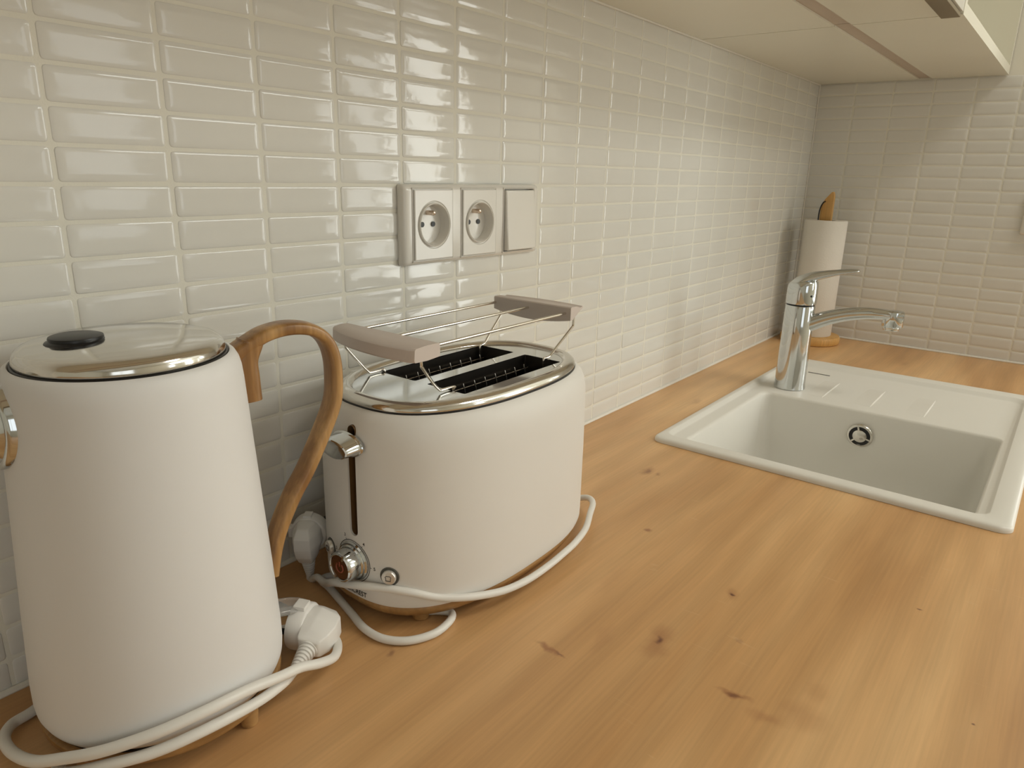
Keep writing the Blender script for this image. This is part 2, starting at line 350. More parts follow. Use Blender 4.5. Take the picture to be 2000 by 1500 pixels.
def window(idx, horiz, c, wd, z0, z1, at):
    b = B(); t = .035
    def bx(p, q, za, zb):
        if horiz: b.box((p, at, za), (q, at+.05, zb), .003)
        else: b.box((at-.05, p, za), (at, q, zb), .003)
    bx(c-wd/2, c-wd/2+t, z0, z1); bx(c+wd/2-t, c+wd/2, z0, z1); bx(c-wd/2+t, c+wd/2-t, z0, z0+t); bx(c-wd/2+t, c+wd/2-t, z1-t, z1)
    if wd > 1: bx(c-t/2, c+t/2, z0+t, z1-t)
    struct(b.build('window_%d' % idx, M['cabdoor']))
for i, (cx, wd, z0, z1, _) in enumerate(WIN_BACK+[ADDED_TRANSOM]): window(i+1, True, cx, wd, z0, z1, -3.005)  # first and last frame the added fill openings
for i, (cy, wd, z0, z1, _) in enumerate(ADDED_WIN_RIGHT): window(i+6, False, cy, wd, z0, z1, 5.605)  # frame of the added side-light opening
# caulk beads
struct(B().tube([(-.7, -.0012, .0012), (XL, -.0012, .0012)], .0028, 8, 1).build('trim_1', M['caulk']))
struct(B().tube([(XL-.0012, 0, .0012), (XL-.0012, YE, .0012)], .0028, 8, 1).build('trim_2', M['caulk']))
struct(B().tube([(-.7, -.0008, ZC-.0006), (XL, -.0008, ZC-.0006)], .0020, 8, 1).build('trim_3', M['caulk']))
struct(B().tube([(XL-.0010, -.0010, 0), (XL-.0010, -.0010, ZC)], .0018, 8, 1).build('trim_4', M['caulk']))

# ------------------------------------------------------------------ worktop with sink cut-out, base cabinets
SX0, SX1, SY0, SY1 = .683, 1.318, -.543, -.110
wt = B().box((-1.6, -.64, -.038), (XL-.001, -.0015, 0), .0015, 2).build('worktop', M['oak'], smooth=False)
ck = B().box((SX0+.02, SY0+.02, -.2), (SX1-.02, SY1-.02, .1)).build('c', M['oak'])
boolean(wt, [ck])
tag(wt, 'long light oak worktop running along the tiled wall to the corner', 'worktop')
def base_cabinet(x0, x1, label):
    t = root('base_cabinet', label, 'cabinet', ((x0+x1)/2, -.31, -.9), group='base cabinets under the worktop')
    hw = (x1-x0)/2
    b = B(); b.box((-hw, -.27, .10), (-hw+.018, .29, .861)); b.box((hw-.018, -.27, .10), (hw, .29, .861)); b.box((-hw+.018, -.27, .10), (hw-.018, .29, .118))
    b.box((-hw+.018, .28, .118), (hw-.018, .29, .861)); b.box((-hw, -.22, 0), (hw, -.205, .10)); b.build('body', M['cab'], t, smooth=False)
    for s_ in (-1, 1):
        d = B().box((min(0.0015*s_, s_*(hw-.0015)), -.290, .105), (max(.0015*s_, s_*(hw-.0015)), -.271, .855), .0015).build('door', M['cabdoor'], t)
        B().box((min(.02*s_, .16*s_), -.298, .835), (max(.02*s_, .16*s_), -.2905, .845), .002).build('handle', M['profile'], d)
base_cabinet(-1.6, -.8, 'white base cabinet under the worktop, furthest from the sink')
base_cabinet(-.8, 0, 'white base cabinet under the worktop below the kettle')
base_cabinet(0, .68, 'white base cabinet under the worktop below the toaster')
base_cabinet(.68, 1.60, 'white base cabinet under the worktop below the sink')

# ------------------------------------------------------------------ sink
def sink():
    t = root('kitchen_sink', 'white inset kitchen sink with a large basin and small grooved drainer', 'sink', (0, 0, 0))
    ox0, ox1, oy0, oy1 = SX0, SX1, SY0, SY1
    bx0, bx1, by0, by1 = .716, 1.040, -.504, -.149
    def ring(x0, x1, y0, y1, rad, z): return [Vector((a, b, z)) for a, b in rrect(x0, x1, y0, y1, rad, 8)]
    R = [ring(ox0+.004, ox1-.004, oy0+.004, oy1-.004, .012, -.001),
         ring(ox0, ox1, oy0, oy1, .015, .0003), ring(ox0, ox1, oy0, oy1, .015, .0035),
         ring(ox0+.0012, ox1-.0012, oy0+.0012, oy1-.0012, .0145, .0058), ring(ox0+.0035, ox1-.0035, oy0+.0035, oy1-.0035, .0135, .0072),
         ring(ox0+.008, ox1-.008, oy0+.008, oy1-.008, .012, .0075),
         ring(.704, 1.285, -.519, -.1195, .016, .0075), ring(.7055, 1.283, -.5178, -.1212, .016, .0070), ring(.7085, 1.278, -.5150, -.1245, .016, .0022), ring(.711, 1.272, -.5125, -.1275, .016, .0012),
         ring(bx0-.0035, bx1+.005, by0-.004, by1+.006, .016, .0010), ring(bx0-.001, bx1+.0015, by0-.0015, by1+.002, .016, -.0002), ring(bx0, bx1, by0, by1, .016, -.0035),
         ring(bx0+.004, bx1-.010, by0+.004, by1-.004, .020, -.09), ring(bx0+.008, bx1-.022, by0+.008, by1-.008, .03, -.172),
         ring(bx0+.018, bx1-.032, by0+.018, by1-.018, .035, -.186), ring(bx0+.04, bx1-.055, by0+.04, by1-.04, .04, -.190)]
    B().loft(R, False, True).build('basin', M['sink'], t, angle=60)
    # underside shell so the bowl has thickness
    R2 = [ring(bx0-.006, bx1+.008, by0-.006, by1+.006, .02, -.004), ring(bx0-.004, bx1+.0, by0-.004, by1+.004, .03, -.17), ring(bx0+.02, bx1-.03, by0+.02, by1-.02, .04, -.197)]
    B().loft(R2, False, True).build('outer_bowl', M['sink'], t)
    # drainer grooves: low raised ribs with a soft bright edge
    for gy in (-.238, -.3155, -.3955):
        b = B()
        for dy, h in ((0, .0013),):
            rings = []
            for k in range(13):
                q = k/12; x = 1.072 + q*.118; hh = h*min(1, 4*q, 4*(1-q)+.15)
                rings.append([Vector((x, gy-.0014, .0008)), Vector((x, gy+.0006, .0012+hh)), Vector((x, gy+.0060, .0012+hh*.75)), Vector((x, gy+.030, .0010)), Vector((x, gy+.031, .0003)), Vector((x, gy-.0012, .0003))])
            b.loft(rings)
        b.build('drainer_rib', M['sink'], t, angle=15)
    B().box((1.2285, -.2085, .0010), (1.2325, -.168, .0017), .0002).build('engraved_mark', M['greyring'], t)
    # overflow rosette on the far side of the bowl
    c = Vector((1.0335, -.3145, -.040)); ax = (-1, 0, -.11)
    o = B().lathe([(.0205, -.0025), (.0205, .0008), (.0195, .0022), (.0165, .0026), (.0158, .0012), (.0158, -.001)], 48, c, ax).build('overflow', M['steel'], t)
    B().lathe([(.0158, -.001), (.0158, .0012), (.0005, .0012)], 40, c, ax).build('gap', M['black'], o)
    kb = B().lathe([(.0108, .0008), (.0108, .0028), (.0100, .0034), (.0005, .0036)], 40, c, ax)
    zv = Vector(ax).normalized(); xv = zv.orthogonal().normalized(); yv = zv.cross(xv)
    for k in range(3):
        a = 2*PI*k/3+.5; d = xv*math.cos(a)+yv*math.sin(a); e = zv.cross(d)
        p = [c+d*rr+e*ee for rr, ee in ((.009, -.0013), (.0162, -.0013), (.0162, .0013), (.009, .0013))]
        kb.loft([[q+zv*.0010 for q in p], [q+zv*.0024 for q in p]])
    kb.build('cover', M['steel'], o)
    B().lathe([(.045, -.1905), (.045, -.187), (.041, -.1865), (.036, -.1885), (.0005, -.1885)], 48, (.877, -.327, 0)).build('strainer', M['steel'], t)
sink()

# ------------------------------------------------------------------ tap
def tap():
    az = math.radians(-80); t = root('kitchen_tap', 'chrome single-lever mixer tap standing on the white sink', 'tap', (1.098, -.173, .0013), az)
    # local +x = direction of the spout
    B().lathe([(.0262, 0), (.0270, .0010), (.0268, .004), (.0262, .010), (.0252, .10), (.0248, .1500), (.0242, .1515)], 64).build('body', M['chrome'], t)
    B().lathe([(.0236, .1510), (.0236, .1545)], 48).build('gap_ring', M['black'], t)
    # cap with a slanting top, merging into the lever
    rings = []
    for r_, h, s_ in ((.0240, .1535, 0), (.0252, .1545, 0), (.0256, .158, 0), (.0254, .175, .0), (.0250, .185, .10), (.0240, .1905, .12), (.0210, .1935, .13), (.012, .195, .13), (.001, .1955, .13)):
        rings.append([Vector((r_*math.cos(2*PI*i/64), r_*math.sin(2*PI*i/64), h + s_*r_*math.cos(2*PI*i/64)*1.0)) for i in range(64)])
    lv = B().loft(rings).build('lever_cap', M['chrome'], t)
    P = smoothpath([(-.012, 0, .180), (-.004, 0, .1915), (.012, 0, .2010), (.032, 0, .2075), (.056, 0, .2135), (.076, 0, .2170), (.086, 0, .2178)], 8); n = len(P); rg = []
    for i, p in enumerate(P):
        q = i/(n-1); tt = (P[min(i+1, n-1)]-P[max(i-1, 0)]).normalized(); up = Vector((0, 1, 0)).cross(tt)*-1
        wd = .0190*(1-q)**.5*.5+.0105*(1-.25*q) if q < .96 else .0075; th = .0115*(1-q)**1.5+.0026
        if q > .985: wd *= .7; th *= .6
        rg.append([p + Vector((0, 1, 0))*wd*math.cos(2*PI*k/32) + up*th*math.sin(2*PI*k/32) for k in range(32)])
    B().loft(rg).build('lever', M['chrome'], lv)
    B().lathe([(.0019, 0), (.0019, .0006), (.0003, .0008)], 20, (.0175, -.0186, .1705), (.68, -.73, 0)).build('temperature_mark', M['black'], lv)
    # spout
    P = smoothpath([(.004, 0, .113), (.022, 0, .1215), (.046, 0, .1330), (.075, 0, .1425), (.105, 0, .1478), (.130, 0, .1490), (.146, 0, .1490), (.157, 0, .1490), (.1625, 0, .1488)], 7); n = len(P); rg = []
    for i, p in enumerate(P):
        q = i/(n-1); tt = (P[min(i+1, n-1)]-P[max(i-1, 0)]).normalized(); up = tt.cross(Vector((0, 1, 0)))
        wd = .0158-.0042*math.sin(min(1, q*1.5)*PI/2)+(.0040 if q > .72 else .0040*max(0, (q-.55)/.17)); th = .0150-.0072*min(1, q*1.35)
        if q > .97: wd *= .80; th *= .85
        rg.append([p + Vector((0, 1, 0))*wd*math.copysign(abs(math.cos(2*PI*k/40))**.75, math.cos(2*PI*k/40)) + up*th*math.copysign(abs(math.sin(2*PI*k/40))**.75, math.sin(2*PI*k/40)) for k in range(40)])
    sp = B().loft(rg).build('spout', M['chrome'], t, angle=50)
    B().lathe([(.0155, .1300), (.0163, .1310), (.0163, .150), (.0155, .1550), (.0130, .1566), (.0005, .1572)], 48, (.1475, 0, 0)).build('spout_head', M['chrome'], sp)
    B().lathe([(.0115, .1235), (.0122, .1245), (.0122, .1300), (.0118, .1310)], 40, (.1465, 0, 0)).build('aerator', M['steel'], sp)
tap()

# ------------------------------------------------------------------ paper towel holder and roll
h = root('paper_towel_holder', 'light wooden paper towel holder with disc base in the corner behind the tap', 'holder', (1.531, -.081, 0))
B().lathe([(.060, 0), (.064, .001), (.0655, .004), (.0655, .014), (.0635, .0175), (.0600, .018), (.0005, .018)], 64).build('base', M['pine'], h)
prof = [(-.0105, .018), (-.0105, .322), (-.0102, .334), (-.0075, .3405), (-.0045, .3395), (.006, .326), (.0135, .314), (.0142, .306), (.0142, .018)]
B().loft([[Vector((-.006, y, z)) for y, z in prof], [Vector((.006, y, z)) for y, z in prof]]).build('post', M['pine'], h, angle=25)
B().tube([(-.009, .014, .255), (-.009, .0155, .285), (-.009, .0145, .303), (-.009, .010, .316), (-.008, .005, .320)], .0014, 8, 6).build('clip', M['black'], h)
pr = B()
pr.loft([[Vector((r_*math.cos(2*PI*i/72), r_*math.sin(2*PI*i/72), z)) for i in range(72)] for r_, z in ((.0195, .0), (.044, .0), (.0452, .0015), (.0452, .258), (.0442, .2605), (.0195, .2605), (.0195, .0))], False, False)
roll_o = root('paper_towel_roll', 'tall white roll of paper towel on the wooden holder', 'paper towel', (1.531, -.081, .0182))
pr.build('sheet', M['paper'], roll_o)
B().loft([[Vector((r_*math.cos(2*PI*i/48), r_*math.sin(2*PI*i/48), z)) for i in range(48)] for r_, z in ((.0178, .001), (.0193, .001), (.0193, .2595), (.0178, .2595), (.0178, .001))], False, False).build('core', M['card'], roll_o)

# ------------------------------------------------------------------ socket panel on the tiled wall
def frame_panel(t, n, pitch, hw, hh, d=.0095):
    """plate in local coords: x along the wall, z up, -y out of the wall; n square windows"""
    W = hw + pitch*(n-1)/2
    def rr(x0, x1, z0, z1, rad, y): return [Vector((a, y, b)) for a, b in rrect(x0, x1, z0, z1, rad, 5)]
    R = [rr(-W, W, -hh, hh, .003, -.0004), rr(-W, W, -hh, hh, .004, -.004), rr(-W+.001, W-.001, -hh+.001, hh-.001, .004, -.0068), rr(-W+.0032, W-.0032, -hh+.0032, hh-.0032, .004, -.0088), rr(-W+.006, W-.006, -hh+.006, hh-.006, .003, -d)]
    o = B().loft(R).build('frame', M['socket'], t, angle=50)
    cs = []
    for k in range(n):
        cx = (k-(n-1)/2)*pitch
        cs.append(B().box((cx-.0298, -.03, -.0370), (cx+.0298, .01, .0370)).build('c', M['socket']))
    # cutters live in world space: move them with the plate
    for c in cs: c.matrix_world = t.matrix_world
    bpy.context.view_layer.update(); boolean(o, cs); shade(o, 50); return o
def socket_insert(t, cx):
    """raised square module with a round recess, two holes and an earth pin"""
    n = 72; ang = [2*PI*(k+.0)/n for k in range(n)]
    uq = [(math.cos(a)/max(abs(math.cos(a)), abs(math.sin(a))), math.sin(a)/max(abs(math.cos(a)), abs(math.sin(a)))) for a in ang]
    sq = lambda s_, z_, rad, y: [Vector((cx+a*s_, y, b*z_)) for a, b in uq]
    circ_ = lambda rad, y: [Vector((cx+rad*math.cos(a), y, rad*math.sin(a))) for a in ang]
    fr = B().loft([sq(.0297, .0369, .001, -.002), sq(.0297, .0369, .001, -.0100), sq(.0290, .0362, .001, -.0106), sq(.0283, .0355, .001, -.0100), sq(.0283, .0355, .001, -.0092), sq(.0277, .0349, .001, -.0092), sq(.0277, .0349, .001, -.0112), sq(.0270, .0342, .002, -.0118),
                  circ_(.0243, -.0118), circ_(.0236, -.0108), circ_(.0224, -.0106), circ_(.0222, -.0128), circ_(.0212, -.0134), circ_(.0205, -.0126), circ_(.0200, -.006), circ_(.0195, -.0018), circ_(.0120, -.0012)], False, True).build('socket', M['socket'], t, angle=40)
    for s_ in (-1, 1): B().lathe([(.0027, 0), (.0027, .0008), (.0002, .0008)], 20, (cx+s_*.0080, -.0016, 0), (0, -1, 0)).build('pin_hole', M['black'], fr)
    B().lathe([(.0025, -.001), (.0025, .0085), (.0019, .0105), (.0005, .0112)], 20, (cx, -.0014, .0118), (0, -1, 0)).build('earth_pin', M['brass'], fr)
def rocker(t, cx):
    n = 3; sq = lambda s_, z_, y0, y1: [Vector((cx+a, y0+(y1-y0)*(b/z_+1)/2, b)) for a, b in rrect(-s_, s_, -z_, z_, .0012, n)]
    B().loft([sq(.0297, .0369, -.002, -.002), sq(.0297, .0369, -.0100, -.0100), sq(.0290, .0362, -.0106, -.0106), sq(.0283, .0355, -.0098, -.0098), sq(.0283, .0355, -.003, -.003)], False, True).build('surround', M['socket'], t)
    B().loft([sq(.0268, .0340, -.001, -.001), sq(.0268, .0340, -.0150, -.0115), sq(.0258, .0330, -.0162, -.0123)], False, True).build('rocker', M['socket'], t, angle=30)
sp_ = root('socket_panel', 'white triple wall plate with two round sockets and one switch', 'wall socket', (.4155, -.0002, .3108))
bpy.context.view_layer.update()
frame_panel(sp_, 3, .0722, .0410, .0402)
socket_insert(sp_, -.0722); socket_insert(sp_, 0); rocker(sp_, .0722)
s2 = root('wall_switch', 'white wall plate on the end wall at the right edge of the picture', 'switch', (XL-.0002, -.4785, .307), -PI/2)
bpy.context.view_layer.update()
frame_panel(s2, 1, .0722, .0410, .0402); rocker(s2, 0)

# ------------------------------------------------------------------ wall cabinets
def wall_cab(x0, x1, label, openfront):
    y1, z0, z1 = -.0015, ZC, 1.25; yf = -.3630 if openfront else -.337
    t = root('wall_cabinet', label, 'cabinet', ((x0+x1)/2, 0, z0), group='wall cabinets above the tiles')
    hw = (x1-x0)/2-.0006; H = z1-z0; b = B(); th = .0155
    b.box((-hw, -.204, 0), (hw, y1, th)); b.box((-hw, yf, 0), (hw, -.228, th)); b.box((-hw, -.2285, .006), (hw, -.2035, th))
    b.box((-hw, yf, th), (-hw+.016, y1, H)); b.box((hw-.016, yf, th), (hw, y1, H)); b.box((-hw+.016, yf, H-.016), (hw-.016, y1, H)); b.box((-hw+.016, y1-.008, th), (hw-.016, y1, H-.016))
    b.build('body', M['cab'], t, smooth=False)
    B().box((-hw, -.2278, .0025), (hw, -.2042, .0058)).build('light_strip', M['strip'], t, smooth=False)
    if openfront:
        B().box((-hw+.0165, -.345, .36), (hw-.0165, -.012, .376)).build('shelf', M['cab'], t, smooth=False)
    else:
        B().box((-hw, -.3605, -.0035), (hw, -.3385, .0015), .0006).build('handle_profile', M['profile'], t)
        B().box((-hw, -.3630, .0025), (hw-.0005, -.3410, H), .001).build('door', M['cabdoor'], t)
wall_cab(.0, .962, 'cream wall cabinet with closed white door and dark handle profile above the toaster', False)
wall_cab(.963, XL-.001, 'cream open-fronted wall cabinet in the corner above the sink', True)
wall_cab(-.962, -.001, 'cream wall cabinet with closed white door above the kettle, furthest from the corner', False)

# ------------------------------------------------------------------ plug builder
def make_plug(parent, c, p, rdir, k=1.0):
    """angled plug: p = pin direction, rdir = cord direction, k = size"""
    p = Vector(p).normalized(); rd = Vector(rdir); rd = (rd-p*rd.dot(p)).normalized(); nn = p.cross(rd); c = Vector(c)
    P_ = lambda a, b_, h_: c + (rd*a + nn*b_ + p*h_)*k
    b = B(); n = 48
    def ring(rad, hgt, flat=1.0): return [P_(rad*math.cos(2*PI*i/n), rad*math.sin(2*PI*i/n)*flat, hgt) for i in range(n)]
    # round face with its two side keys
    b.loft([ring(.0160, .0068), ring(.0182, .0062), ring(.0187, .0045), ring(.0187, -.0050), ring(.0180, -.0062), ring(.0168, -.0066)])
    for s_ in (-1, 1): b.loft([[P_(a, s_*e, q) for a, q in ((-.0050, -.0050), (.0050, -.0050), (.0050, .0040), (-.0050, .0040))] for e in (.0165, .0212)])
    b.loft([[P_(a, q, hgt) for a, q in ((-.0186-.0022, -.004), (-.0180, -.004), (-.0180, .004), (-.0208, .004))] for hgt in (-.005, .004)])
    # faceted housing: a raised ridge that widens towards the cord
    def sect(a, w0, w1, h1, h0=-.0060): return [P_(a, -w0, h0), P_(a, w0, h0), P_(a, w0*.97, h0-(h0-h1)*.35), P_(a, w1, h1), P_(a, -w1, h1), P_(a, -w0*.97, h0-(h0-h1)*.35)]
    hb = B(); hb.loft([sect(-.0172, .0060, .0030, -.0130), sect(-.0160, .0085, .0058, -.0215), sect(-.0080, .0140, .0080, -.0285), sect(.0040, .0150, .0082, -.0300), sect(.0140, .0115, .0078, -.0285), sect(.0215, .0090, .0070, -.0250, -.0070), sect(.0235, .0078, .0058, -.0235, -.0085)])
    tmp = hb.build('h', M['plug']); bm = bmesh.new(); bm.from_mesh(tmp.data)
    bmesh.ops.bevel(bm, geom=[e for e in bm.edges if e.calc_face_angle(0) > .25], offset=.0011*k, segments=3, affect='EDGES', profile=.5); bm.verts.index_update()
    b.add([v.co.copy() for v in bm.verts], [[v.index for v in q.verts] for q in bm.faces]); bm.free(); bpy.data.objects.remove(tmp, do_unlink=True)
    pl = b.build('plug', M['plug'], parent, angle=32)
    # ribbed strain relief
    rb = B(); q0 = P_(.0225, 0, -.0160); prof = []
    for i in range(7):
        a = .0030*i; rr = .0074-.00052*i; prof += [(rr*.8 if i == 0 else rr-.0012, a), (rr, a+.0003), (rr, a+.0016), (rr-.0012, a+.0019), (rr-.0012, a+.0028)]
    prof += [(.0040, .0222), (.0034, .0245)]
    rb.lathe([(a*k, b_*k) for a, b_ in prof], 24, q0, rd); rb.build('strain_relief', M['plug'], pl, angle=50)
    for s_ in (-1, 1): B().lathe([(.0024*k, 0), (.0024*k, .018*k), (.0016*k, .0195*k), (.0004, .020*k)], 16, P_(0, s_*.0095, .0055), p).build('pin', M['black'], pl)
    return q0 + rd*.0245*k, rd

# ------------------------------------------------------------------ kettle
KX, KY = -.0116, -.0938
def kettle():
    t = root('electric_kettle', 'tall matte white electric kettle with steel lid and curved wooden handle', 'kettle', (-.0116, -.09376, .02452)); t.scale = (.9883,)*3
    z = lambda v: v-.0205
    prof = [(.060, .0205), (.0735, .0215), (.0768, .0235), (.0782, .0270), (.0787, .0330), (.0786, .045), (.0760, .095), (.0730, .145), (.0701, .195), (.0680, .232), (.0672, .2400), (.0660, .2450), (.0640, .2488), (.0620, .2506), (.0606, .2508), (.0599, .2498), (.0597, .2440), (.050, .2436), (.001, .2436)]
    B().lathe([(a, z(b)) for a, b in prof], 128).build('body', M['kwhite'], t, angle=50)
    B().lathe([(.0596, z(.2440)), (.0596, z(.2505)), (.0588, z(.2512)), (.0574, z(.2505)), (.0574, z(.2440))], 96).build('seal_ring', M['black'], t)
    lid = B().lathe([(.056, z(.2450)), (.0574, z(.2500)), (.0583, z(.2515)), (.0585, z(.2530)), (.0580, z(.2556)), (.0566, z(.2580)), (.0545, z(.2596)), (.051, z(.2607)), (.030, z(.2622)), (.012, z(.2628)), (.0005, z(.2629))], 128).build('lid', M['steel'], t, angle=50)
    kc = (-.0225, .0085, .0010)
    B().lathe([(.0168, z(.2588)), (.0172, z(.2602)), (.0166, z(.2612)), (.0150, z(.2618)), (.0146, z(.2622)), (.0148, z(.2634)), (.0144, z(.2642)), (.0128, z(.2647)), (.0005, z(.2649))], 56, kc).build('lid_button', M['black'], lid)
    # handle: flat bent strip, in the vertical plane at azimuth ph
    ph = -.18; e = Vector((math.cos(ph), math.sin(ph), 0)); nrm = Vector((-math.sin(ph), math.cos(ph), 0))
    def strip(pts, wd, th, sub=8):
        P = smoothpath([(e*a/.9883 + Vector((0, 0, (b-.02452)/.9883))) for a, b in pts], sub); n = len(P); rg = []
        for i, p in enumerate(P):
            q = i/(n-1); tt = (P[min(i+1, n-1)]-P[max(i-1, 0)]).normalized(); up = tt.cross(nrm)
            w_ = wd(q) if callable(wd) else wd; h_ = th(q) if callable(th) else th
            rg.append([p + nrm*w_*math.copysign(abs(math.cos(2*PI*k/28))**.62, math.cos(2*PI*k/28)) + up*h_*math.copysign(abs(math.sin(2*PI*k/28))**.62, math.sin(2*PI*k/28)) for k in range(28)])
        return rg
    hb = B()
    main = [(.060, .2400), (.0745, .2480), (.0860, .2535), (.0985, .2560), (.1110, .2557), (.1225, .2525), (.1315, .2450), (.1367, .2330), (.1382, .2170), (.1362, .1965), (.1262, .1740), (.1117, .1475), (.1012, .1320), (.0932, .1180), (.0866, .1040), (.0822, .0900), (.0796, .0770), (.0786, .0715)]
    hb.loft(strip(main, lambda q: .0092+.0010*math.sin(q*PI), lambda q: .0045+.0010*max(0, 1-3*q)))
    hb.loft(strip([(.0735, .2095), (.0733, .2150), (.0730, .2260), (.0728, .2380), (.0775, .2500)], .0092, lambda q: .0080))
    hb.build('handle', M['beech'], t, angle=45)
    # lever switch of clear plastic at the foot of the handle
    rg = []
    for (r_, zz, wd, th) in ((.074, .0420, .0100, .0045), (.086, .0405, .0115, .0045), (.096, .0380, .0118, .0042), (.102, .0362, .0105, .0038), (.1065, .0348, .0070, .003), (.1085, .0342, .002, .001)):
        p = e*r_ + Vector((0, 0, z(zz-.006))); up = Vector((0, 0, 1))*.95 + e*.3
        rg.append([p + nrm*wd*math.cos(2*PI*k/24) + up*th*math.sin(2*PI*k/24) for k in range(24)])
    B().loft(rg).build('switch_lever', M['clear'], t, angle=60)
    # spout, pointing away from the handle
    sd = -e; slope = Vector((0, 0, 1)); sn = (sd*1 + slope*.055).normalized(); su = (Vector((0, 0, 1))-sn*sn.z).normalized(); ss = sn.cross(su)
    base = sd*.0655 + Vector((0, 0, z(.2205)))
    def sring(rad, dist, up=0, wrap=True, n=48):
        out = []
        for i in range(n):
            a = 2*PI*i/n; x, y = rad*math.cos(a), rad*math.sin(a); drop = (x*x)/(2*.068) if wrap else 0
            out.append(base + ss*x + su*(y+up) + sn*(dist+.0045-drop))
        return out
    B().loft([sring(.0262, -.004), sring(.0264, .0012), sring(.0252, .0028), sring(.0236, .0030), sring(.0224, .0022), sring(.0212, .0040), sring(.0196, .0090, .0015, True), sring(.0176, .0170, .0045, False), sring(.0156, .0260, .0090, False), sring(.0140, .0350, .0140, False), sring(.0128, .0355, .0140, False), sring(.0128, .0300, .0120, False)]).build('spout', M['chrome'], t, angle=45)
kettle()
def kettle_base():
    t = root('kettle_power_base', 'round wooden-rimmed power base under the kettle, its white cord wound round the front', 'kettle base', (KX, KY, 0))
    B().lathe([(.058, .0120), (.0700, .0120), (.0740, .0140), (.0758, .0175), (.0757, .0212), (.0742, .0220), (.058, .0220)], 96).build('wooden_rim', M['basewood'], t, angle=50)
    B().lathe([(.0005, .0135), (.0722, .0135), (.0722, .0236), (.0705, .0243), (.0005, .0243)], 96).build('contact_plate', M['black'], t)
    for a in (-70.8, 19, 109, 199):
        x, y = .0672*math.cos(math.radians(a)), .0672*math.sin(math.radians(a))
        B().lathe([(.0048, 0), (.0056, .0008), (.0062, .0100), (.0062, .0140)], 24, (x, y, 0)).build('foot', M['basewood'], t)
    def W(*pp):
        out = []
        for a, b, c in pp:
            q = min(1, max(0, (c-.006)/.010)); k = 1-.0117*q
            out.append((-.1978+k*(a+.1978)-KX, -.5385+k*(b+.5385)-KY, .3639+k*(c-.3639)))
        return out
    end, rel = make_plug(t, (.0835-KX, -.1180-KY, .0200), (-.45, .89, .03), (-.89, -.45, -.08), 1.0)
    end = end
    b = B()
    e1 = end + rel*.008
    pts = [tuple(end-rel*.006), tuple(end+rel*.002)] + W((.0320, -.1655, .0225), (.0084, -.1722, .0265), (-.0268, -.1722, .0295), (-.0538, -.1615, .0258), (-.0754, -.1430, .0205), (-.0890, -.1220, .0120), (-.0890, -.1060, .0055), (-.078, -.0975, .0040), (-.058, -.090, .0038), (-.04, -.088, .0038))
    b.tube(pts, .00355, 14, 8).build('power_cord', M['cord'], t)
    b = B()
    pts = W((-.045, -.030, .0038), (-.066, -.034, .0038), (-.0809, -.0395, .0042), (-.0935, -.0440, .0055), (-.1015, -.058, .0080), (-.1030, -.0790, .0110), (-.0985, -.1010, .0150), (-.0890, -.1205, .0220), (-.0750, -.1425, .0305), (-.0524, -.1618, .0385), (-.0252, -.1722, .0425), (.0021, -.1728, .0402), (.0290, -.1700, .0330), (.0470, -.1665, .0275), (.0640, -.1650, .0200), (.0810, -.1590, .0125), (.0945, -.1460, .0085), (.1015, -.1310, .0060), (.1010, -.1130, .0045), (.088, -.094, .0038), (.062, -.080, .0038), (.045, -.076, .0038))
    b.tube(pts, .00355, 14, 8).build('power_cord', M['cord'], t)
kettle_base()

